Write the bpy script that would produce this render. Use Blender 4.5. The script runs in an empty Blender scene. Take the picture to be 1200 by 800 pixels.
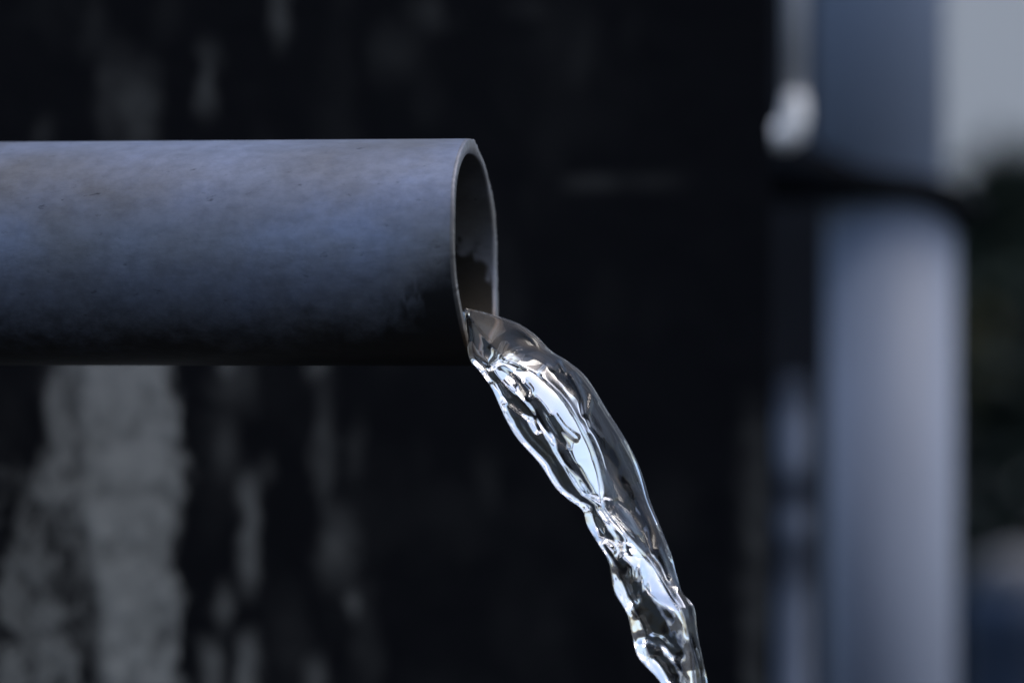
import bpy, bmesh, math, random
import numpy as np
from mathutils import Vector

random.seed(7)
rng = np.random.RandomState(11)
R = math.radians
scene = bpy.context.scene
C = scene.collection

# ------------------------------------------------------------------ camera
CAM_D = 2.5            # metres from lens to the pipe mouth (focus)
CAM_H = 0.5            # height of the lens over the ground
FRAME = 0.453          # width of the focus plane in metres
S = FRAME / 1200.0     # metres per photo pixel at the focus plane
cam_data = bpy.data.cameras.new('camera')
cam = bpy.data.objects.new('camera', cam_data)
C.objects.link(cam)
cam.location = (0, -CAM_D, CAM_H)
cam.rotation_euler = (R(90), 0, 0)
cam_data.sensor_width = 36
cam_data.lens = 36 * CAM_D / FRAME
cam_data.clip_start = 0.05
cam_data.clip_end = 500
cam_data.dof.use_dof = True
cam_data.dof.focus_distance = CAM_D - 0.012
cam_data.dof.aperture_fstop = (cam_data.lens / 1000) / 0.060
scene.camera = cam

# ------------------------------------------------------------------ sky, sun, exposure
SUN_EL, SUN_AZ = 68, 102      # azimuth clockwise from +Y
world = bpy.data.worlds.new('World')
scene.world = world
world.use_nodes = True
wn = world.node_tree
sky = wn.nodes.new('ShaderNodeTexSky')
sky.sky_type = 'NISHITA'
sky.sun_disc = False
sky.sun_elevation = R(SUN_EL)
sky.sun_rotation = R(SUN_AZ)
sky.air_density = 1.0
sky.dust_density = 3.2
sky.ozone_density = 1.6
bgn = wn.nodes['Background']
bgn.inputs['Strength'].default_value = 0.125
wn.links.new(sky.outputs[0], bgn.inputs['Color'])
sun_data = bpy.data.lights.new('sun', 'SUN')
sun_data.energy = 0.5
sun_data.angle = R(25)
sun_data.color = (1, 0.985, 0.96)
sun = bpy.data.objects.new('sun', sun_data)
C.objects.link(sun)
_d = Vector((math.sin(R(SUN_AZ)) * math.cos(R(SUN_EL)), math.cos(R(SUN_AZ)) * math.cos(R(SUN_EL)), math.sin(R(SUN_EL))))
sun.rotation_euler = (-_d).to_track_quat('-Z', 'Y').to_euler()
sun.location = _d * 6
scene.view_settings.view_transform = 'Standard'
scene.view_settings.look = 'None'
scene.view_settings.gamma = 1
scene.view_settings.use_curve_mapping = False
scene.view_settings.exposure = 0.85
scene.cycles.max_bounces = 16
scene.cycles.transmission_bounces = 14
scene.cycles.glossy_bounces = 8
scene.cycles.use_denoising = True

# ------------------------------------------------------------------ helpers
def P(px, py, y=0.0):
    """the point that lies y metres behind the pipe mouth on the sight line of a photo pixel"""
    k = S * (CAM_D + y) / CAM_D
    return Vector(((px - 600) * k, y, CAM_H + (400 - py) * k))

def tag(o, label=None, cat=None, group=None, kind=None):
    if label: o['label'] = label
    if cat: o['category'] = cat
    if group: o['group'] = group
    if kind: o['kind'] = kind
    return o

def empty(name, loc):
    o = bpy.data.objects.new(name, None)
    o.empty_display_size = 0.02
    C.objects.link(o)
    o.location = loc
    return o

def link(name, me, m=None, parent=None, smooth=True):
    o = bpy.data.objects.new(name, me)
    C.objects.link(o)
    if m: me.materials.append(m)
    if smooth and len(me.polygons):
        me.polygons.foreach_set('use_smooth', [True] * len(me.polygons))
    if parent:
        o.parent = parent
        o.matrix_parent_inverse.identity()
        off = Vector(parent.location)
        if off.length: me.transform(__import__('mathutils').Matrix.Translation(-off))
    return o

def grid_mesh(name, V, wrap=False):
    """V: (rows, cols, 3) array -> quad sheet"""
    r, c = V.shape[:2]
    idx = np.arange(r * c).reshape(r, c)
    if wrap:
        j = np.arange(c); jn = (j + 1) % c
    else:
        j = np.arange(c - 1); jn = j + 1
    a = idx[:-1][:, j]; b = idx[:-1][:, jn]; d = idx[1:][:, jn]; e = idx[1:][:, j]
    F = np.stack([a, b, d, e], -1).reshape(-1, 4)
    me = bpy.data.meshes.new(name)
    me.from_pydata(V.reshape(-1, 3).tolist(), [], F.tolist())
    me.update()
    return me

def fix_normals(me):
    bm = bmesh.new(); bm.from_mesh(me)
    bmesh.ops.recalc_face_normals(bm, faces=bm.faces)
    bm.to_mesh(me); bm.free()

def tube_mesh(name, pts, radii, seg=24, cap=True, squash=None):
    pts = [Vector(p) for p in pts]
    bm = bmesh.new()
    rings = []
    n = len(pts)
    up = Vector((0, 0, 1))
    for i, p in enumerate(pts):
        t = (pts[min(i + 1, n - 1)] - pts[max(i - 1, 0)]).normalized()
        ref = up if abs(t.dot(up)) < 0.95 else Vector((0, 1, 0))
        a = t.cross(ref).normalized(); b = a.cross(t).normalized()
        ring = []
        for k in range(seg):
            an = 2 * math.pi * k / seg
            ra = radii[i]; rb = radii[i] * (squash[i] if squash else 1)
            ring.append(bm.verts.new(p + a * math.cos(an) * ra + b * math.sin(an) * rb))
        rings.append(ring)
    for i in range(n - 1):
        for k in range(seg):
            bm.faces.new((rings[i][k], rings[i][(k + 1) % seg], rings[i + 1][(k + 1) % seg], rings[i + 1][k]))
    if cap:
        bm.faces.new(rings[0][::-1]); bm.faces.new(rings[-1])
    bmesh.ops.recalc_face_normals(bm, faces=bm.faces)
    me = bpy.data.meshes.new(name); bm.to_mesh(me); bm.free()
    return me

def box_mesh(name, x0, x1, y0, y1, z0, z1, bev=0.0):
    bm = bmesh.new()
    bmesh.ops.create_cube(bm, size=1)
    for v in bm.verts:
        v.co = Vector((x0 + (v.co.x + .5) * (x1 - x0), y0 + (v.co.y + .5) * (y1 - y0), z0 + (v.co.z + .5) * (z1 - z0)))
    if bev: bmesh.ops.bevel(bm, geom=bm.edges[:], offset=bev, segments=2, affect='EDGES')
    me = bpy.data.meshes.new(name); bm.to_mesh(me); bm.free()
    return me

def value_noise(x, y, seed):
    r = np.random.RandomState(seed)
    n = 256
    T = r.rand(n, n)
    xi = np.floor(x).astype(int); yi = np.floor(y).astype(int)
    fx = x - xi; fy = y - yi
    fx = fx * fx * (3 - 2 * fx); fy = fy * fy * (3 - 2 * fy)
    a = T[xi % n, yi % n]; b = T[(xi + 1) % n, yi % n]; c = T[xi % n, (yi + 1) % n]; d = T[(xi + 1) % n, (yi + 1) % n]
    return (a * (1 - fx) + b * fx) * (1 - fy) + (c * (1 - fx) + d * fx) * fy

def fbm(x, y, seed, octv=4, gain=0.5):
    s = 0; a = 1; t = 0
    for o in range(octv):
        s = s + a * value_noise(x * 2 ** o + 17.3 * o, y * 2 ** o + 5.1 * o, seed + o); t += a; a *= gain
    return s / t

def sstep(a, b, x):
    t = np.clip((x - a) / (b - a), 0, 1)
    return t * t * (3 - 2 * t)

# ------------------------------------------------------------------ materials
def mat(name):
    m = bpy.data.materials.new(name); m.use_nodes = True
    return m, m.node_tree, m.node_tree.nodes['Principled BSDF']

def simple(name, col, rough=0.6, metal=0.0, var=0.25, scale=20, bump=0.0, col2=None, stretch=(1, 1, 1), spec=0.5):
    m, nt, b = mat(name)
    N = nt.nodes; L = nt.links
    tc = N.new('ShaderNodeTexCoord'); mp = N.new('ShaderNodeMapping'); mp.inputs['Scale'].default_value = stretch
    L.new(tc.outputs['Object'], mp.inputs[0])
    no = N.new('ShaderNodeTexNoise'); no.inputs['Scale'].default_value = scale; no.inputs['Detail'].default_value = 6
    L.new(mp.outputs[0], no.inputs[0])
    rp = N.new('ShaderNodeValToRGB')
    c2 = col2 or tuple(c * (1 - var) for c in col)
    rp.color_ramp.elements[0].position = 0.3; rp.color_ramp.elements[1].position = 0.7
    rp.color_ramp.elements[0].color = (*c2, 1); rp.color_ramp.elements[1].color = (*col, 1)
    L.new(no.outputs[0], rp.inputs[0]); L.new(rp.outputs[0], b.inputs['Base Color'])
    b.inputs['Roughness'].default_value = rough; b.inputs['Metallic'].default_value = metal
    b.inputs['Specular IOR Level'].default_value = spec
    if bump:
        bp = N.new('ShaderNodeBump'); bp.inputs['Strength'].default_value = bump; bp.inputs['Distance'].default_value = 0.003
        L.new(no.outputs[0], bp.inputs['Height']); L.new(bp.outputs[0], b.inputs['Normal'])
    return m

def masked(name, attr, dark, pale, rough=(0.85, 0.9), bump=0.15, nscale=60, spec=0.05):
    """dark surface with pale deposits: the deposits come as a mesh attribute, roughened by noise"""
    m, nt, b = mat(name)
    N = nt.nodes; L = nt.links
    at = N.new('ShaderNodeAttribute'); at.attribute_name = attr
    tc = N.new('ShaderNodeTexCoord')
    no = N.new('ShaderNodeTexNoise'); no.inputs['Scale'].default_value = nscale; no.inputs['Detail'].default_value = 8
    L.new(tc.outputs['Object'], no.inputs[0])
    md = N.new('ShaderNodeMath'); md.operation = 'MULTIPLY_ADD'; md.inputs[1].default_value = 0.5; md.inputs[2].default_value = 0.75
    L.new(no.outputs[0], md.inputs[0])
    mu = N.new('ShaderNodeMath'); mu.operation = 'MULTIPLY'; mu.use_clamp = True
    L.new(at.outputs['Fac'], mu.inputs[0]); L.new(md.outputs[0], mu.inputs[1])
    mx = N.new('ShaderNodeMix'); mx.data_type = 'RGBA'
    mx.inputs['A'].default_value = (*dark, 1); mx.inputs['B'].default_value = (*pale, 1)
    L.new(mu.outputs[0], mx.inputs['Factor']); L.new(mx.outputs['Result'], b.inputs['Base Color'])
    mr = N.new('ShaderNodeMapRange'); mr.inputs['To Min'].default_value = rough[0]; mr.inputs['To Max'].default_value = rough[1]
    L.new(mu.outputs[0], mr.inputs[0]); L.new(mr.outputs[0], b.inputs['Roughness'])
    b.inputs['Specular IOR Level'].default_value = spec
    bp = N.new('ShaderNodeBump'); bp.inputs['Strength'].default_value = bump; bp.inputs['Distance'].default_value = 0.004
    L.new(no.outputs[0], bp.inputs['Height']); L.new(bp.outputs[0], b.inputs['Normal'])
    return m

M_ground = simple('wet_dark_earth', (0.022, 0.020, 0.018), 0.7, var=0.5, scale=9, bump=0.6, spec=0.2)
M_wall = masked('algae_black_concrete', 'lime', (0.0020, 0.0025, 0.0040), (0.178, 0.187, 0.185))
M_backwall = simple('shade_dark_wall', (0.011, 0.013, 0.018), 0.85, var=0.4, scale=6, spec=0.15)  # near-black base colour carries the shade of the recess
M_pale = simple('pale_render', (0.46, 0.49, 0.51), 0.9, var=0.12, scale=2)
M_down = simple('grey_blue_plastic', (0.235, 0.265, 0.335), 0.55, var=0.3, scale=22, stretch=(1, 1, .2), spec=0.35)
M_down2 = simple('faded_blue_plastic', (0.37, 0.43, 0.56), 0.65, var=0.2, scale=14, stretch=(1, 1, .2), spec=0.25)
M_black = simple('black_rubber', (0.005, 0.006, 0.008), 0.8, var=0.3, scale=30, spec=0.05)
M_white = simple('white_plastic', (0.88, 0.88, 0.87), 0.3, var=0.08, scale=30)
M_rod = simple('pale_conduit', (0.6, 0.6, 0.62), 0.6, var=0.15, scale=30)
M_leaf = simple('dark_leaf', (0.020, 0.034, 0.026), 0.75, var=0.5, scale=12, spec=0.15)
M_yellow = simple('yellowed_leaf', (0.17, 0.14, 0.05), 0.8, var=0.4, scale=40)
M_stem = simple('bark', (0.03, 0.024, 0.018), 0.9, var=0.4, scale=40)
M_blue = simple('blue_drum_plastic', (0.016, 0.034, 0.072), 0.6, var=0.8, scale=16, spec=0.25)
M_lid = simple('grey_lid', (0.14, 0.14, 0.15), 0.7, var=0.2, scale=12)
M_post = masked('flaking_pole', 'paint', (0.012, 0.018, 0.03), (0.36, 0.41, 0.52), nscale=40)

# water
M_water, nt, b = mat('clear_water')
b.inputs['Base Color'].default_value = (1, 1, 1, 1)
b.inputs['Roughness'].default_value = 0.0
b.inputs['IOR'].default_value = 1.333
b.inputs['Transmission Weight'].default_value = 1.0

# weathered pipe steel: mottled zinc, fine scratches, black wet staining and painted underside shade (one mesh attribute)
def make_pipe_mat(name, base, dark, rust=0.0):
    m, nt, b = mat(name)
    N = nt.nodes; L = nt.links
    tc = N.new('ShaderNodeTexCoord')
    def noise(scale, detail, stretch=(1, 1, 1), rough=0.55):
        mp = N.new('ShaderNodeMapping'); mp.inputs['Scale'].default_value = stretch
        L.new(tc.outputs['Object'], mp.inputs[0])
        n = N.new('ShaderNodeTexNoise'); n.inputs['Scale'].default_value = scale; n.inputs['Detail'].default_value = detail
        n.inputs['Roughness'].default_value = rough
        L.new(mp.outputs[0], n.inputs[0]); return n
    n1 = noise(15, 9, (.8, 1, 1), .66); n2 = noise(170, 8, (0.7, 1, 1), .7); n3 = noise(300, 4, (0.4, 1, 1)); n4 = noise(110, 8, (1, 1, 1), .7)
    r1 = N.new('ShaderNodeValToRGB')
    e = r1.color_ramp.elements
    e[0].position = 0.30; e[0].color = (base[0] * .80, base[1] * .78, base[2] * .74, 1)
    e[1].position = 0.72; e[1].color = (base[0] * 1.05, base[1] * 1.09, base[2] * 1.2, 1)
    mid = e.new(0.5); mid.color = (base[0] * 0.98, base[1] * 0.95, base[2] * 0.93, 1)
    L.new(n1.outputs[0], r1.inputs[0])
    n0 = noise(13, 3, (.7, 1, 1), .5)                # broad clouds of bluer and browner zinc bloom
    r0 = N.new('ShaderNodeValToRGB')
    r0.color_ramp.elements[0].position = 0.36; r0.color_ramp.elements[0].color = (0.80, 0.74, 0.66, 1)
    r0.color_ramp.elements[1].position = 0.62; r0.color_ramp.elements[1].color = (1.12, 1.17, 1.30, 1)
    L.new(n0.outputs[0], r0.inputs[0])
    m0 = N.new('ShaderNodeMix'); m0.data_type = 'RGBA'; m0.blend_type = 'MULTIPLY'; m0.inputs['Factor'].default_value = 1.0
    L.new(r1.outputs[0], m0.inputs['A']); L.new(r0.outputs[0], m0.inputs['B'])
    r2 = N.new('ShaderNodeValToRGB')
    r2.color_ramp.elements[0].position = 0.34; r2.color_ramp.elements[0].color = (0.62, 0.61, 0.60, 1)
    r2.color_ramp.elements[1].position = 0.62; r2.color_ramp.elements[1].color = (1, 1, 1, 1)
    L.new(n2.outputs[0], r2.inputs[0])
    mA = N.new('ShaderNodeMix'); mA.data_type = 'RGBA'; mA.blend_type = 'MULTIPLY'; mA.inputs['Factor'].default_value = 0.6
    L.new(m0.outputs['Result'], mA.inputs['A']); L.new(r2.outputs[0], mA.inputs['B'])
    r3 = N.new('ShaderNodeValToRGB')       # scattered dark pits and scratches along the pipe
    r3.color_ramp.elements[0].position = 0.24; r3.color_ramp.elements[0].color = (0.3, 0.3, 0.32, 1)
    r3.color_ramp.elements[1].position = 0.33; r3.color_ramp.elements[1].color = (1, 1, 1, 1)
    L.new(n3.outputs[0], r3.inputs[0])
    mB = N.new('ShaderNodeMix'); mB.data_type = 'RGBA'; mB.blend_type = 'MULTIPLY'; mB.inputs['Factor'].default_value = 0.8
    L.new(mA.outputs['Result'], mB.inputs['A']); L.new(r3.outputs[0], mB.inputs['B'])
    at = N.new('ShaderNodeAttribute'); at.attribute_name = 'stain_shade'
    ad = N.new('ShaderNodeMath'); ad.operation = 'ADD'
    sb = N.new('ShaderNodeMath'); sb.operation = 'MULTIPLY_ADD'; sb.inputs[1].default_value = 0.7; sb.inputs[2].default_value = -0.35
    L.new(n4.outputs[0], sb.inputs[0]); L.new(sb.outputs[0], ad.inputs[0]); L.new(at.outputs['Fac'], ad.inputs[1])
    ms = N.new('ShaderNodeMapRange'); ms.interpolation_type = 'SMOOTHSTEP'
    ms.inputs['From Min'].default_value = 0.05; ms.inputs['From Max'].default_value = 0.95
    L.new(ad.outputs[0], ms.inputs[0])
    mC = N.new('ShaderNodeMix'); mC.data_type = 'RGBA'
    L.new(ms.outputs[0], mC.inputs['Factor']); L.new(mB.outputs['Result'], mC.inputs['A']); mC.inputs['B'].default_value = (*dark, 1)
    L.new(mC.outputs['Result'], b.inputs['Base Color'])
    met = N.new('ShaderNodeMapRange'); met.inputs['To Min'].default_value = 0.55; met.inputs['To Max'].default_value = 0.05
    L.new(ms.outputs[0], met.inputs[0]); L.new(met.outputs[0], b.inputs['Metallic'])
    rr = N.new('ShaderNodeMapRange'); rr.inputs['To Min'].default_value = 0.42; rr.inputs['To Max'].default_value = 0.58
    L.new(n2.outputs[0], rr.inputs[0])
    mr = N.new('ShaderNodeMix'); mr.data_type = 'FLOAT'
    L.new(ms.outputs[0], mr.inputs['Factor']); L.new(rr.outputs[0], mr.inputs['A']); mr.inputs['B'].default_value = 0.42
    L.new(mr.outputs['Result'], b.inputs['Roughness'])
    b.inputs['Specular IOR Level'].default_value = 0.35
    bp = N.new('ShaderNodeBump'); bp.inputs['Strength'].default_value = 0.25; bp.inputs['Distance'].default_value = 0.0005
    sm = N.new('ShaderNodeMath'); sm.operation = 'ADD'
    L.new(n2.outputs[0], sm.inputs[0]); L.new(n3.outputs[0], sm.inputs[1])
    L.new(sm.outputs[0], bp.inputs['Height']); L.new(bp.outputs[0], b.inputs['Normal'])
    return m
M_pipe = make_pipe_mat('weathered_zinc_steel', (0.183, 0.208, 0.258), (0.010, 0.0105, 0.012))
M_inner = make_pipe_mat('dull_pipe_bore', (0.17, 0.18, 0.20), (0.012, 0.0095, 0.006))
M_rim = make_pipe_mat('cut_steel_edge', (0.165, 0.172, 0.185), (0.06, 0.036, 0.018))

# ------------------------------------------------------------------ ground
me = bpy.data.meshes.new('ground')
g = 220
me.from_pydata([(-g, -g, 0), (g, -g, 0), (g, g, 0), (-g, g, 0)], [], [(0, 1, 2, 3)])
tag(link('ground', me, M_ground), kind='structure')

# ------------------------------------------------------------------ the stained wall behind the pipe
WY = lambda x: 0.45 + 0.50 * x          # the wall runs away from the lens towards the right
X_END = 0.1385
wx0 = -0.75
WALL_TOP = CAM_H + 0.26
nx, nz = 620, 420
xs = np.concatenate([np.linspace(wx0, -0.27, 60), np.linspace(-0.268, X_END, nx)])
zs = np.concatenate([np.linspace(0, CAM_H - 0.2, 30), np.linspace(CAM_H - 0.198, WALL_TOP, nz)])
XX, ZZ = np.meshgrid(xs, zs)
YY = WY(XX)
k = S * (CAM_D + YY) / CAM_D
PX = XX / k + 600; PY = 400 - (ZZ - CAM_H) / k        # where each deposit sits, measured off the photograph

def lime_mask(px, py):
    wob = (fbm(px / 26, py / 60, 3, 4) - 0.5) * 26 + (fbm(px / 9, py / 14, 9, 3) - .5) * 12
    x = px + wob
    wx = px + (fbm(px / 34, py / 34, 301, 4) - .5) * 60
    wy = py + (fbm(px / 34 + 9, py / 34, 311, 4) - .5) * 80
    m = np.zeros_like(px)
    yy = [300, 425, 470, 520, 560, 620, 700, 800, 900]
    er = np.interp(py, yy, [195, 196, 202, 206, 216, 204, 208, 211, 212])
    ec = np.interp(py, yy, [92, 92, 96, 98, 100, 104, 112, 118, 122])
    el = np.interp(py, yy, [56, 56, 46, 52, 34, 16, 4, -10, -10])
    core = sstep(ec - 16, ec + 16, x) * (1 - sstep(er - 16, er + 14, x + (fbm(px / 12, py / 20, 13, 3) - .5) * 26))
    core *= sstep(360, 415, py)
    mot = fbm(px / 30, py / 34, 21, 5, .6)
    core = core * (0.92 + 0.9 * (mot - .5) - 0.22 * sstep(.5, .7, fbm(wx / 16, wy / 40, 23, 4)))
    left = sstep(el - 10, el + 14, x) * (1 - sstep(ec - 4, ec + 18, x)) * sstep(360, 415, py)
    lowdark = sstep(470, 640, py)
    patch = fbm(wx / 38, wy / 60, 31, 5, .6)
    left = left * (0.62 * (1 - lowdark * 0.85 * sstep(.36, .68, patch)) - 0.28 * sstep(.5, .64, fbm(wx / 14, wy / 26, 41, 3)))
    m = np.maximum(core, left)
    farl = (1 - sstep(20, 60, x)) * sstep(520, 600, py) * 0.5 * sstep(.40, .70, fbm(wx / 22, wy / 46, 51, 4))
    m = np.maximum(m, farl)
    streaks = [  # x, half width, y0, y1, soft ends, strength
        (262, 11, 380, 440, 18, .62), (275, 26, 420, 470, 40, .20), (262, 16, 490, 560, 35, .20), (292, 13, 560, 690, 26, .50),
        (262, 9, 690, 735, 20, .36), (293, 13, 745, 830, 22, .50), (246, 12, 755, 830, 22, .42), (312, 10, 540, 560, 20, .22),
        (368, 9, 380, 440, 20, .46), (380, 10, 455, 590, 50, .24), (398, 20, 600, 680, 34, .27), (413, 8, 695, 722, 16, .40),
        (372, 17, 775, 850, 26, .34), (430, 16, 700, 800, 60, .10), (418, 12, 500, 560, 40, .12), (340, 30, 700, 800, 60, .06),
        (244, 9, 62, 128, 30, .26), (325, 10, -20, 50, 26, .24), (160, 22, 90, 175, 50, .22), (130, 12, 60, 170, 50, .12),
        (110, 14, 0, 60, 40, .08), (505, 22, 0, 30, 24, .16), (50, 10, 140, 175, 20, .10), (148, 14, 60, 120, 30, .13),
        (465, 30, 30, 90, 30, .07), (620, 30, 0, 20, 20, .07), (570, 16, 540, 600, 40, .07),
        (886, 15, 500, 900, 60, .17), (884, 13, 620, 700, 40, .10), (695, 34, 208, 222, 10, .17), (760, 40, 206, 220, 10, .07),
        (780, 30, 560, 640, 60, .03), (680, 14, 20, 110, 40, .05), (740, 10, 30, 60, 30, .03),
    ]
    for cx, hw, y0, y1, so, st in streaks:
        b = np.exp(-np.abs((x - cx) / hw) ** 2.6) * sstep(y0 - so, y0 + so, py) * (1 - sstep(y1 - so, y1 + so, py))
        m = np.maximum(m, b * st * (0.75 + 0.6 * (fbm(px / 15, py / 22, 61, 3) - .35)))
    base = 0.004 + 0.022 * sstep(.45, .8, fbm(px / 50, py / 120, 71, 5))
    return np.clip(np.maximum(m, base * (1 - sstep(560, 900, px))), 0, 1.1)

lime = lime_mask(PX, PY)
rel = (fbm(XX * 45, ZZ * 45, 81, 5) - .5) * 0.0015 + lime * 0.0012
V = np.stack([XX, YY - rel, ZZ], -1)
wall_me = grid_mesh('concrete_wall', V)
at = wall_me.attributes.new('lime', 'FLOAT', 'POINT'); at.data.foreach_set('value', lime.ravel().astype(np.float32))
# back, ends and top close the slab
bm = bmesh.new(); bm.from_mesh(wall_me)
bnd = [e for e in bm.edges if e.is_boundary]
ret = bmesh.ops.extrude_edge_only(bm, edges=bnd)
for v in [q for q in ret['geom'] if isinstance(q, bmesh.types.BMVert)]:
    v.co += Vector((-0.07, 0.13, 0))
bmesh.ops.recalc_face_normals(bm, faces=bm.faces)
bm.to_mesh(wall_me); bm.free()
tag(link('concrete_wall', wall_me, M_wall),
    'black algae-covered concrete wall with a pale lime streak below the pipe', 'wall')

# ------------------------------------------------------------------ the spout pipe
YAW = R(11.1)
axis = Vector((math.cos(YAW), -math.sin(YAW), 0))
side = Vector((-math.sin(YAW), -math.cos(YAW), 0))      # horizontal, towards the lens
upv = Vector((0, 0, 1))
PC = P(557.5, 295.5)
RO, RI = 133.0 * S, 114.5 * S
PIPE_L = 0.70
pipe = empty('spout_pipe', PC - axis * PIPE_L)
tag(pipe, 'thick grey steel pipe end jutting from the left with water running out', 'pipe')

def end_off(an):
    """the cut is not quite square: axial offset of the mouth against angle (sin an = up)"""
    s = math.sin(an)
    o = (3.5 * max(0, s) * -1 + 7.5 * max(0, -s)) * S / math.sin(YAW) * 0.22
    o += 0.0010 * (math.sin(3 * an + 1) + 0.6 * math.sin(7 * an)) * 0.25
    return o
NA = 320
def ring_pts(rad_fn, ax_fn):
    out = []
    for k_ in range(NA):
        an = 2 * math.pi * k_ / NA
        r_ = rad_fn(an); a_ = ax_fn(an)
        out.append(PC + axis * a_ + side * (math.cos(an) * r_) + upv * (math.sin(an) * r_))
    return out
rim_n = [0.00035 * (value_noise(np.array([k_ * 0.185]), np.array([3.3]), 5)[0] - .5) for k_ in range(NA)]
rim_n = [v + 0.0007 * (random.random() - .5) * (random.random() ** 3) for v in rim_n]
def rin(an):
    return RI + 11 * S * max(0, math.cos(an)) ** 1.2
def jag(an):
    k_ = int(round(an / (2 * math.pi) * NA)) % NA
    d = 0.0
    deg = math.degrees(an) % 360                       # nicks on the far upper edge of the cut
    if 92 < deg < 150: d = -0.0017 * math.sin((deg - 92) / 58 * math.pi) ** 2
    return rim_n[k_] + d
# outer skin
NL = 260
ls = np.concatenate([np.linspace(-PIPE_L, -0.30, 40), np.linspace(-0.298, -0.0016, NL)])
V = np.zeros((len(ls), NA, 3)); stain_shade = np.zeros((len(ls), NA))
for i, a_ in enumerate(ls):
    w = max(0, 1 + a_ / 0.05)
    V[i] = ring_pts(lambda an: RO, lambda an: a_ + end_off(an) * w)
ANG = np.arange(NA) * 2 * np.pi / NA
SIN = np.sin(ANG)[None, :] * np.ones((len(ls), 1))
LL = ls[:, None] * np.ones((1, NA))
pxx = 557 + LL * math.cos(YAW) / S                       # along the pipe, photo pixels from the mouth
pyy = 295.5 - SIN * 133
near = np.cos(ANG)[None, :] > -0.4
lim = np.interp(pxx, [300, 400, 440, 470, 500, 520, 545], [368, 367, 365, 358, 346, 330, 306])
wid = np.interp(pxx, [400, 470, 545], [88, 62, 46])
stain_shade = sstep(-1, 1, (pyy - lim + (fbm(pxx / 30, pyy / 26, 91, 3, .5) - .5) * np.interp(pxx, [380, 480], [12, 44])) / wid)  # wet smudge at the mouth, plus shade painted along the whole lower side
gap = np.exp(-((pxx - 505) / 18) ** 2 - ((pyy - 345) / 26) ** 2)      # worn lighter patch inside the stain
stain_shade = stain_shade - 0.42 * gap * sstep(.42, .62, fbm(pxx / 6, pyy / 26, 95, 2))
stain_shade = np.maximum(stain_shade, 0.6 * np.exp(-((pyy - 432) / 13.0) ** 2))    # shade painted along the underside
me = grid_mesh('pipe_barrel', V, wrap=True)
at = me.attributes.new('stain_shade', 'FLOAT', 'POINT'); at.data.foreach_set('value', np.clip(stain_shade, 0, 1).ravel().astype(np.float32))
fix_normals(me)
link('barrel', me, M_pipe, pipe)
# cut face: outer arris, flat annulus, inner arris
prof = [(RO, -0.0016), (RO, -0.0005), (RO - 0.00025, -0.0001), (RO - 0.0006, 0.0), (RO - 0.0035, 0.0001), (RI + 0.0006, 0.0), (RI + 0.0002, -0.0003), (RI, -0.0007), (RI, -0.0016)]
V = np.zeros((len(prof), NA, 3))
for i, (r_, a_) in enumerate(prof):
    V[i] = ring_pts(lambda an: (r_ if i < 5 else r_ - RI + rin(an)) + (jag(an) if i in (1, 2, 3) else 0), lambda an: a_ + end_off(an) + (jag(an) * 0.8 if 0 < i < 4 else 0))
me = grid_mesh('pipe_rim', V, wrap=True)
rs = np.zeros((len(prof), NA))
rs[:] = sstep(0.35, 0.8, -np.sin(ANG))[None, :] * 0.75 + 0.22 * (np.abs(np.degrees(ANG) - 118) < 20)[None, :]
at = me.attributes.new('stain_shade', 'FLOAT', 'POINT'); at.data.foreach_set('value', rs.ravel().astype(np.float32))
fix_normals(me)
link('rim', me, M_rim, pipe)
# bore
ls2 = np.concatenate([np.linspace(-PIPE_L, -0.22, 20), np.linspace(-0.215, -0.0016, 120)])
V = np.zeros((len(ls2), NA, 3))
for i, a_ in enumerate(ls2):
    w = max(0, 1 + a_ / 0.05)
    V[i] = ring_pts(rin, lambda an: a_ + end_off(an) * w)
me = grid_mesh('pipe_bore', V, wrap=True)
L2 = ls2[:, None] * np.ones((1, NA)); S2 = np.sin(ANG)[None, :] * np.ones((len(ls2), 1)); C2 = np.cos(ANG)[None, :] * np.ones((len(ls2), 1))
st2 = sstep(0.10, -0.12, S2 - (0.06 - 0.32 * sstep(-.009, .001, L2)) + 0.5 * (fbm(ANG[None, :] * 7 + 0 * L2, L2 * 260, 97, 4) - .5))
at = me.attributes.new('stain_shade', 'FLOAT', 'POINT'); at.data.foreach_set('value', st2.ravel().astype(np.float32))
fix_normals(me)
for p in me.polygons: p.flip()
link('bore', me, M_inner, pipe)

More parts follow.
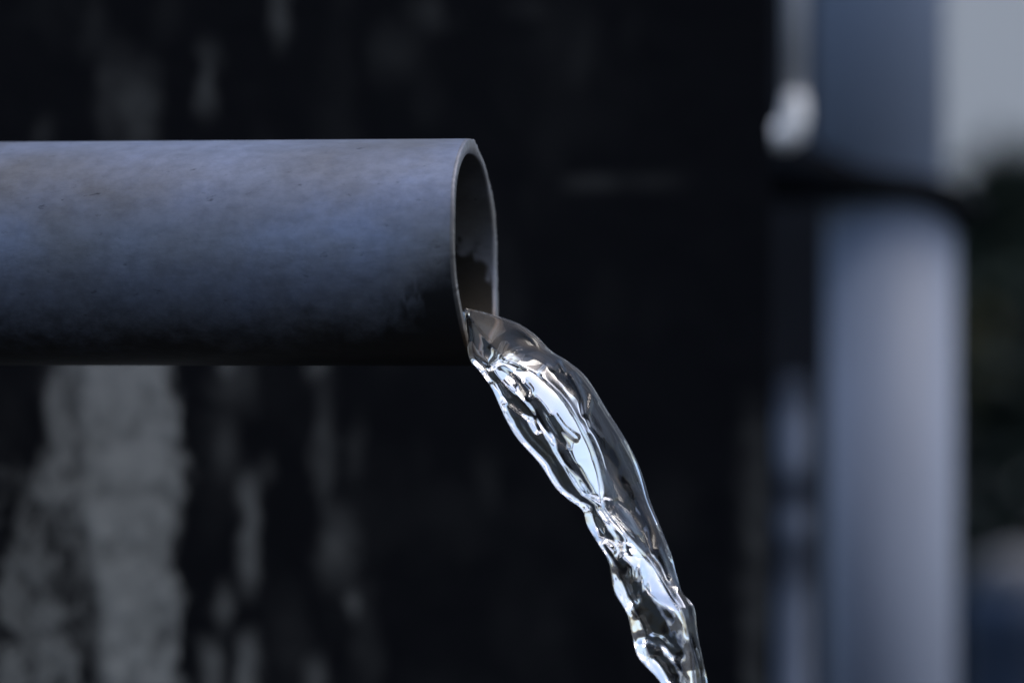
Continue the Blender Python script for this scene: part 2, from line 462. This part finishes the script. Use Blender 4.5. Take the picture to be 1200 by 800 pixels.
# ------------------------------------------------------------------ the water
def build_stream():
    Lp = [(545, 362), (547, 385), (551, 420), (564, 436), (577, 455), (586, 475), (594, 492), (607, 513), (632, 541), (649, 567), (664, 581),
          (681, 594), (687, 612), (700, 634), (712, 655), (718, 687), (733, 714), (739, 740), (746, 764), (771, 792), (776, 815), (782, 845), (800, 900), (835, 1010), (866, 1130), (900, 1320), (930, 1560), (948, 1712)]
    Rp = [(547, 361.5), (575, 368), (605, 378), (627, 392), (646, 411), (665, 423), (687, 442), (711, 480), (730, 510), (745, 538), (754, 562),
          (761, 586), (774, 619), (785, 647), (791, 671), (797, 690), (810, 706), (814, 735), (819, 762), (825, 790), (827, 815), (833, 845), (850, 900), (870, 1010), (905, 1130), (930, 1320), (955, 1560), (985, 1712)]
    # crest between the left rope and the right sheet, at the same stations
    Cp = [(546, 362), (556, 381), (575, 404), (592, 420), (612, 428), (634, 440), (660, 464), (683, 502), (698, 535), (705, 566), (706, 584),
          (712, 598), (737, 628), (752, 643), (764, 658), (783, 690), (797, 713), (803, 736), (809, 762), (812, 791), (812, 815), (817, 845), (832, 900), (856, 1010), (890, 1130), (915, 1320), (942, 1560), (966, 1712)]
    n = len(Lp)
    t = np.arange(n, dtype=float)
    rows = np.concatenate([np.linspace(0, 21, 760), np.linspace(21.05, n - 1, 120)])
    def cr(pts):       # Catmull-Rom
        p = np.array(pts, float); out = np.zeros((len(rows), 2))
        for q, v in enumerate(rows):
            i = min(int(v), n - 2); f = v - i
            p0 = p[max(i - 1, 0)]; p1 = p[i]; p2 = p[i + 1]; p3 = p[min(i + 2, n - 1)]
            out[q] = 0.5 * ((2 * p1) + (p2 - p0) * f + (2 * p0 - 5 * p1 + 4 * p2 - p3) * f * f + (3 * p1 - p0 - 3 * p2 + p3) * f ** 3)
        return out
    Lc, Rc, Cc = cr(Lp), cr(Rp), cr(Cp)
    nl, nr = 110, 90
    ua = (1 - np.cos(np.linspace(0, np.pi, nl))) / 2 * 0.6 + np.linspace(0, 1, nl) * 0.4       # left rope, L..C
    ub = 1 - np.cos(np.linspace(0, np.pi / 2, nr))[::-1]
    ub = (np.sin(np.linspace(0, np.pi / 2, nr)) * .5 + np.linspace(0, 1, nr) * .5)[1:]          # right sheet, C..R
    XY = np.concatenate([Lc[:, None] * (1 - ua)[None, :, None] + Cc[:, None] * ua[None, :, None],
                         Cc[:, None] * (1 - ub)[None, :, None] + Rc[:, None] * ub[None, :, None]], 1)
    U = np.concatenate([ua, 1 + ub])[None, :] * np.ones((len(rows), 1))
    T = rows[:, None] * np.ones((1, U.shape[1]))
    X, Y = XY[..., 0], XY[..., 1]
    wl = np.hypot(*(Cc - Lc).T)[:, None] * np.ones_like(U)
    wr = np.hypot(*(Rc - Cc).T)[:, None] * np.ones_like(U)
    q = (1 - np.clip(U, 0, 1)) * wl                        # px left of the crest
    a = np.clip(U - 1, 0, 1)                               # 0 crest .. 1 right edge
    e = np.clip(U, 0, 1) * wl                              # px right of the left edge
    # flow-aligned noise
    def fn(sx, sy, seed, o=3): return fbm(U * sx + 3, T * sy, seed, o) - .5
    # --- right sheet: front slopes away from the lens, thickness dies to the right edge
    slope = np.interp(T, [0, 2, 4, 9, 12, 22], [0.5, 1.0, 1.12, 1.1, 1.05, 0.9])
    Fr = slope * wr * (a ** 1.25)
    th = np.interp(T, [0, 2, 4, 8, 10, 11.8, 13.6, 15, 15.9, 17.5, 18.6, 20, 27], [8, 22, 56, 58, 42, 32, 48, 44, 24, 26, 36, 30, 22])
    Br = Fr * (1 - 0.25 * a) + th * np.sqrt(np.clip(1 - a ** 2, 0, 1))
    # --- left rope: mirror slope under the crest, thin web, rounded rim at the left edge
    k_m = np.interp(T, [0, 2, 3, 8, 10, 12.5, 13.5, 15.5, 17, 27], [.2, .4, 1.55, 1.6, 1.3, 1.0, 1.45, 1.4, 1.2, 1.0])
    web = np.interp(T, [0, 2, 4, 9, 11, 12.5, 14, 15.5, 17, 27], [14, 16, 8, 9, 18, 16, 8, 9, 14, 16])
    drop = th - k_m * q
    sharp = 5.0
    webz = web + 0 * q
    Bl = webz + sharp * np.log1p(np.exp(np.clip((drop - webz) / sharp, -30, 30)))
    # middle ridge of the web
    mid = np.interp(T, [3, 4, 6, 8, 9.6, 10], [.55, .50, .52, .48, .62, .9])
    mm = np.interp(T, [3, 4.3, 9, 10.2], [0, 1, 1, 0])
    dm = (U - mid) * wl
    Bl = Bl + mm * 8 * np.exp(-(dm / 6.5) ** 2)
    # left rim
    rr = np.interp(T, [0, 3, 5, 9, 11.5, 13, 14.5, 16, 18, 20, 27], [3, 6, 9, 12, 13, 20, 14, 12, 17, 16, 12])
    rim = np.sqrt(np.clip(1 - ((e - rr) / rr) ** 2, 0, 1)) * (e < 2 * rr)
    Bl = np.where(e < rr, Bl * rim, Bl) + 5 * np.exp(-((e - rr) / (rr * .7)) ** 2) * (e > 0)
    Fl = 0.02 * q
    Fl = Fl - mm * 3.0 * np.exp(-(dm / 5) ** 2)
    fr_round = np.where(e < rr, 4 * (1 - rim), 0)
    Fl = Fl + fr_round
    isl = U <= 1
    F = np.where(isl, Fl, Fr); B = np.where(isl, Bl, Br)
    calm = np.where(isl, 1 - np.interp(T, [10, 12.5], [.78, .35]) * sstep(-2, 8, drop - web), 1)
    # ripples: long along the flow on the sheet, busy on the lower rope
    edge = np.clip(np.minimum(e, np.where(U > 1, (1 - a) * wr, 99)) / 10, 0, 1)
    amp_l = np.interp(T, [2, 3, 6, 9, 10, 12, 22], [.6, 2.6, 3.0, 2.8, 4, 6.5, 6.5])
    amp_r = np.interp(T, [2, 5, 10, 14, 22], [0.8, 1.8, 3.2, 4, 4])
    nb = fbm((X * .8 - Y * .5) / 13, (Y * .8 + X * .5) / 42, 133, 2) - .5
    nb2 = fbm((X * .8 - Y * .5) / 15, (Y * .8 + X * .5) / 24, 143, 3) - .5
    nf = fbm(X / 22 + 7, (Y + X) / 44, 153, 3) - .5
    B = B + edge * calm * np.where(isl, amp_l * (1.5 * nb + 0.9 * nb2), amp_r * 1.2 * nb)
    F = F + edge * np.where(isl, amp_l * (0.55 * nf + .25 * nb2), amp_r * (0.9 * nf))
    def ridge(poly, amp, sig):
        d2 = np.full(X.shape, 1e9)
        for (ax_, ay_), (bx_, by_) in zip(poly[:-1], poly[1:]):
            vx, vy = bx_ - ax_, by_ - ay_
            h = np.clip(((X - ax_) * vx + (Y - ay_) * vy) / (vx * vx + vy * vy), 0, 1)
            d2 = np.minimum(d2, (X - ax_ - h * vx) ** 2 + (Y - ay_ - h * vy) ** 2)
        return amp * np.exp(-d2 / sig ** 2)
    def dent(cx, cy, rx, ry, deg, amp):
        c_, s_ = math.cos(R(deg)), math.sin(R(deg))
        dx, dy = X - cx, Y - cy
        p_, q_ = (dx * c_ + dy * s_) / rx, (-dx * s_ + dy * c_) / ry
        return amp * np.exp(-(p_ * p_ + q_ * q_) ** 1.5)
    # creases and dents that the photograph shows on the near face
    for poly, amp, sig in [
        ([(634, 436), (641, 428), (648, 432), (655, 424)], -2.6, 3.0), ([(655, 424), (660, 434)], -2, 2.2),
        ([(668, 438), (676, 452), (682, 466), (684, 484)], -3.0, 3.2), ([(673, 437), (679, 447)], -1.6, 2.2),
        ([(700, 470), (693, 462), (690, 474), (688, 486), (692, 498), (703, 511)], -2.4, 2.6),
        ([(728, 515), (737, 532), (748, 560)], -2.0, 2.6),
        ([(716, 597), (730, 610), (743, 623)], -2.6, 2.6), ([(722, 586), (738, 600), (752, 622), (760, 645)], 3.2, 4.5),
        ([(770, 640), (776, 655), (782, 672)], -2.4, 3), ([(792, 690), (802, 702), (806, 716)], 2.6, 3.5),
        ([(806, 742), (812, 760), (818, 785)], 2.5, 4)]:
        F = F + 1.5 * ridge(poly, amp, sig) * edge
    for a_ in [(708, 540, 26, 13, 62, 13), (730, 580, 26, 10, 60, 10), (655, 450, 18, 10, 45, 7), (612, 402, 18, 10, 30, 7), (748, 612, 24, 9, 62, 9),
               (640, 440, 8, 10, 30, -3), (770, 664, 20, 8, 62, 8), (788, 716, 18, 8, 62, 7), (805, 752, 18, 7, 70, 6), (690, 500, 20, 9, 58, 6)]:
        F = F + dent(*a_) * edge * sstep(0.98, 1.15, U)
    # curls inside the left rope
    for poly, amp, sig in [
        ([(583, 450), (590, 462), (600, 470), (612, 482), (624, 490), (630, 502)], 7, 5.0),
        ([(604, 466), (618, 480), (634, 492), (648, 508), (664, 522)], 4.5, 5.0),
        ([(640, 506), (656, 524), (672, 542)], -3, 5.0), ([(616, 448), (623, 456), (622, 464)], -7, 3.4), ([(650, 486), (660, 500), (674, 512)], -6, 4.0),
        ([(728, 650), (738, 660), (738, 672)], -7, 4.5), ([(748, 662), (752, 676), (748, 690)], -5, 3.5),
        ([(560, 422), (573, 430), (584, 420), (588, 408)], 5, 3.6),
        ([(574, 432), (590, 422), (606, 416)], 4, 3.4),
        ([(692, 600), (697, 612), (702, 626)], 6, 5.0), ([(703, 596), (712, 612), (724, 630)], 5, 4.5),
        ([(690, 626), (704, 632), (716, 642)], -5, 5),
        ([(722, 668), (730, 682), (738, 698)], 6, 5), ([(742, 700), (748, 690), (752, 676)], 4, 5),
        ([(757, 742), (768, 745), (780, 752), (790, 762)], 9, 6.5), ([(748, 722), (752, 734), (750, 746)], 5, 6),
        ([(766, 766), (774, 776), (780, 790)], 6, 5)]:
        B = B + ridge(poly, amp, sig) * edge
    # crest bead
    bead = np.exp(-((X - Cc[:, 0][:, None]) ** 2 + (Y - Cc[:, 1][:, None]) ** 2) / 3.2 ** 2)
    F = F - 2.2 * bead * np.interp(T, [2, 5, 9, 11, 27], [.2, .3, 1, 1.2, 1.2])
    B = np.maximum(B, F + 1.5 * edge)
    B[:, 0] = F[:, 0]; B[:, -1] = F[:, -1]
    # stand the whole stream where the near lip of the pipe is and let it fall straight down
    y0 = np.interp(rows, [0, 2, 6, 27], [-0.026, -0.030, -0.034, -0.05])[:, None]
    def world(Z):
        D = y0 + Z * S
        kk = S
        return np.stack([(X - 600) * kk, D, CAM_H + (400 - Y) * kk], -1)
    Vf, Vb = world(F), world(B)
    nrw, ncl = X.shape
    ring = np.concatenate([Vf, Vb[:, -2:0:-1]], 1)
    me = grid_mesh('water_stream', ring, wrap=True)
    bm = bmesh.new(); bm.from_mesh(me)
    bm.verts.ensure_lookup_table()
    cnum = ring.shape[1]
    bm.faces.new([bm.verts[i] for i in range(cnum)])
    bm.faces.new([bm.verts[(nrw - 1) * cnum + i] for i in range(cnum)])
    bmesh.ops.recalc_face_normals(bm, faces=bm.faces)
    bm.to_mesh(me); bm.free()
    return me
stream = link('water_stream', build_stream(), M_water)
tag(stream, 'clear twisting stream of water falling from the pipe mouth', 'water')

# the shallow flow on the pipe floor that feeds it
lvl = -67 * S
hw = math.sqrt(RI * RI - lvl * lvl) - 0.004
V = []
a0 = math.asin(lvl / RI)
arc = [math.pi - a0 + (2 * a0 + math.pi) * i / 24 * 1.0 for i in range(25)]
arc = [math.pi - a0 + i / 24 * (math.pi + 2 * a0) for i in range(25)]
for a_ in np.linspace(-PIPE_L + .05, -0.004, 90):
    row = []
    for i, an in enumerate(arc):
        row.append(PC + axis * a_ + side * (math.cos(an) * (RI - .0004)) + upv * (math.sin(an) * (RI - .0004)))
    for i in range(1, 16):
        f = i / 16
        p0, p1 = row[24], row[0]
        z_ = 0.0012 * (value_noise(np.array([f * 5]), np.array([a_ * 60]), 7)[0] - .5)
        row.append(p0 * (1 - f) + p1 * f + upv * z_)
    V.append([tuple(v) for v in row])
V = np.array(V)
me = grid_mesh('floor_flow', V, wrap=True)
bm = bmesh.new(); bm.from_mesh(me); bm.verts.ensure_lookup_table()
cn = V.shape[1]
bm.faces.new([bm.verts[i] for i in range(cn)]); bm.faces.new([bm.verts[(len(V) - 1) * cn + i] for i in range(cn)])
bmesh.ops.recalc_face_normals(bm, faces=bm.faces); bm.to_mesh(me); bm.free()
link('floor_flow', me, M_water, stream)

# ------------------------------------------------------------------ blurred things behind, right of the wall
YD = 0.95
kd = S * (CAM_D + YD) / CAM_D
dp = empty('downpipe', (P(1047, 400, YD).x, YD, 0))
tag(dp, 'thick blurred grey-blue drainpipe standing upright right of the dark wall', 'drainpipe')
link('lower_length', tube_mesh('lower_length', [(P(1044, 0, YD).x, YD, 0.0), (P(1044, 0, YD).x, YD, P(0, 225, YD).z)], [75 * kd] * 2, 48), M_down, dp)
link('upper_length', tube_mesh('upper_length', [(P(1031, 0, YD).x, YD + .01, P(0, 232, YD).z), (P(1031, 0, YD).x, YD + .01, CAM_H + .62)], [78 * kd] * 2, 48), M_down2, dp)

YB = YD - 0.07
pts = [(800, 212), (850, 208), (890, 203), (930, 202), (965, 207), (1000, 213), (1040, 217), (1080, 221), (1110, 232), (1135, 250)]
dep = [.10, .07, .03, -.01, -.05, -.085, -.092, -.08, -.055, -.01]
rad = [12, 22, 34, 37, 30, 19, 16, 17, 20, 22]
hose = tube_mesh('black_bracket', [P(x, y, YD + d * kd / S / 1.38 * .5) for (x, y), d in zip(pts, dep)], [r_ * kd for r_ in rad], 20)
tag(link('bracket_strap', hose, M_black), 'black strap wrapped round the thick grey-blue drainpipe', 'bracket')

YR = 0.80
kr = S * (CAM_D + YR) / CAM_D
cd = empty('conduit', P(925, 160, YR))
tag(cd, 'thin pale vertical conduit ending in a white elbow fitting above the black strap', 'conduit')
link('conduit_rod', tube_mesh('conduit_rod', [P(932, 130, YR), P(932, -260, YR)], [11 * kr] * 2, 20), M_rod, cd)
link('elbow_fitting', tube_mesh('elbow_fitting', [P(x, y, YR - .004) for x, y in [(932, 112), (932, 122), (932, 138), (929, 150), (920, 158), (908, 160), (899, 160)]],
     [r_ * kr for r_ in (11, 12, 15, 18, 17, 13, 10)], 28), M_white, cd)

# flaking slim pole between the wall and the drainpipe
YS = 0.90
ks = S * (CAM_D + YS) / CAM_D
zz = np.linspace(0, P(0, 440, YS).z, 160)
seg = 28
V = np.zeros((len(zz), seg, 3)); pm = np.zeros((len(zz), seg))
for i, z in enumerate(zz):
    py = 400 - (z - CAM_H) / ks
    r_ = np.interp(py, [430, 470, 510, 570, 615, 650, 690, 900], [10, 17, 18, 15, 19, 15, 19, 20]) * ks
    for j in range(seg):
        an = 2 * math.pi * j / seg
        V[i, j] = (P(929, 0, YS).x + math.cos(an) * r_, YS + math.sin(an) * r_, z)
        pm[i, j] = .62 * max(.16 + .1 * math.sin(py / 31), np.exp(-((py - 515) / 42) ** 4), .72 * np.exp(-((py - 614) / 22) ** 2), .85 * sstep(650, 720, py)) * (.9 if py < 900 else .5)
me = grid_mesh('slim_pole', V, wrap=True)
at = me.attributes.new('paint', 'FLOAT', 'POINT'); at.data.foreach_set('value', pm.ravel().astype(np.float32))
fix_normals(me)
tag(link('slim_pole', me, M_post), 'slim pole with flaking pale paint patches between dark wall and drainpipe', 'pole')

# dark wall behind the drainpipe: the recess shade is put into its colour
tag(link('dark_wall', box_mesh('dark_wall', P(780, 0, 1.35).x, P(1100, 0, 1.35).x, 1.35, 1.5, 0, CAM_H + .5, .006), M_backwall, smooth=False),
    'dark wall with shade put into its colour behind the drainpipe and slim pole', 'wall')
# pale building far behind
pbm = box_mesh('pale_building', -1.6, 1.6, 0, 2.0, 0, 3.2, .02)
pb = link('pale_building', pbm, M_pale, smooth=False)
pb.location = (P(1180, 0, 5.2).x, 5.2, 0); pb.rotation_euler = (0, 0, R(38))
tag(pb,
    'pale rendered building wall far behind, at the upper right', 'building')

# hedge: a dense bush of separate leaves on stems
def bush(name, cx, cy, w, d, h, nleaf, seed):
    r = random.Random(seed)
    root = empty(name, (cx, cy, 0))
    verts = []; faces = []
    for i in range(nleaf):
        z = h * (r.random() ** .8)
        rr_ = (1 - (max(0, z / h - .72) / .28) ** 2 * .8) if z / h > .72 else 1
        an = r.random() * 6.283; q_ = math.sqrt(r.random()) * rr_
        x = cx + math.cos(an) * q_ * w; y = cy + math.sin(an) * q_ * d
        L_ = r.uniform(.02, .045); W_ = L_ * .5
        ax = Vector((r.uniform(-1, 1), r.uniform(-1, 1), r.uniform(-.7, .5))).normalized()
        bx = ax.cross(Vector((r.uniform(-.5, .5), r.uniform(-.5, .5), 1))).normalized()
        o = Vector((x, y, z)); i0 = len(verts)
        nrm = ax.cross(bx) * (W_ * .25)
        verts += [o, o + ax * L_ * .45 + bx * W_ * .5 + nrm, o + ax * L_, o + ax * L_ * .45 - bx * W_ * .5 + nrm]
        faces += [(i0, i0 + 1, i0 + 2), (i0, i0 + 2, i0 + 3)]
    me = bpy.data.meshes.new('foliage'); me.from_pydata([tuple(v) for v in verts], [], faces); me.update()
    o = link('foliage', me, M_leaf, root, smooth=False); o['kind'] = 'stuff'
    r2 = random.Random(seed + 1)
    verts = []; faces = []
    q0 = P(1141, 404, cy - d * .9)
    for i in range(26):
        o = q0 + Vector((r2.gauss(0, .009), r2.uniform(0, .05), r2.gauss(0, .02)))
        ax = Vector((r2.uniform(-1, 1), r2.uniform(-.6, .3), r2.uniform(-.7, .5))).normalized() * r2.uniform(.014, .026)
        bx = ax.cross(Vector((.3, 1, .4))).normalized() * .006
        i0 = len(verts); verts += [o, o + ax * .5 + bx, o + ax, o + ax * .5 - bx]; faces += [(i0, i0 + 1, i0 + 2), (i0, i0 + 2, i0 + 3)]
    me = bpy.data.meshes.new('yellowed_leaves'); me.from_pydata([tuple(v) for v in verts], [], faces); me.update()
    o = link('yellowed_leaves', me, M_yellow, root, smooth=False); o['kind'] = 'stuff'
    for i in range(5):
        px_ = cx + r.uniform(-.6, .6) * w; py_ = cy + r.uniform(-.5, .5) * d
        link('stem', tube_mesh('stem', [(px_, py_, 0), (px_ + r.uniform(-.03, .03), py_, h * .4), (px_ + r.uniform(-.06, .06), py_, h * .85)], [.008, .006, .002], 8), M_stem, root)
    return root
YH = 2.4
hb = bush('hedge_bush', P(1190, 0, YH).x, YH, .13, .16, P(0, 185, YH).z, 5600, 4)
tag(hb, 'dark green leafy bush right of the drainpipe, below the pale building', 'bush')

YU = 1.95
ku = S * (CAM_D + YU) / CAM_D
dr = empty('plastic_drum', (P(1200, 0, YU).x, YU, 0))
tag(dr, 'dark blue plastic drum at the lower right beside the drainpipe', 'drum')
zt = P(0, 686, YU).z
link('drum_body', tube_mesh('drum_body', [(dr.location.x, YU, z) for z in (0, .02, zt * .5, zt * .52, zt * .56, zt * .58, zt - .03, zt)],
     [r_ * ku for r_ in (74, 78, 78, 82, 82, 78, 78, 70)], 40), M_blue, dr)
link('drum_lid', tube_mesh('drum_lid', [(dr.location.x, YU, z) for z in (zt - .002, zt + .004, zt + .018, zt + .026)], [r_ * ku for r_ in (50, 56, 52, 34)], 40), M_lid, dr)
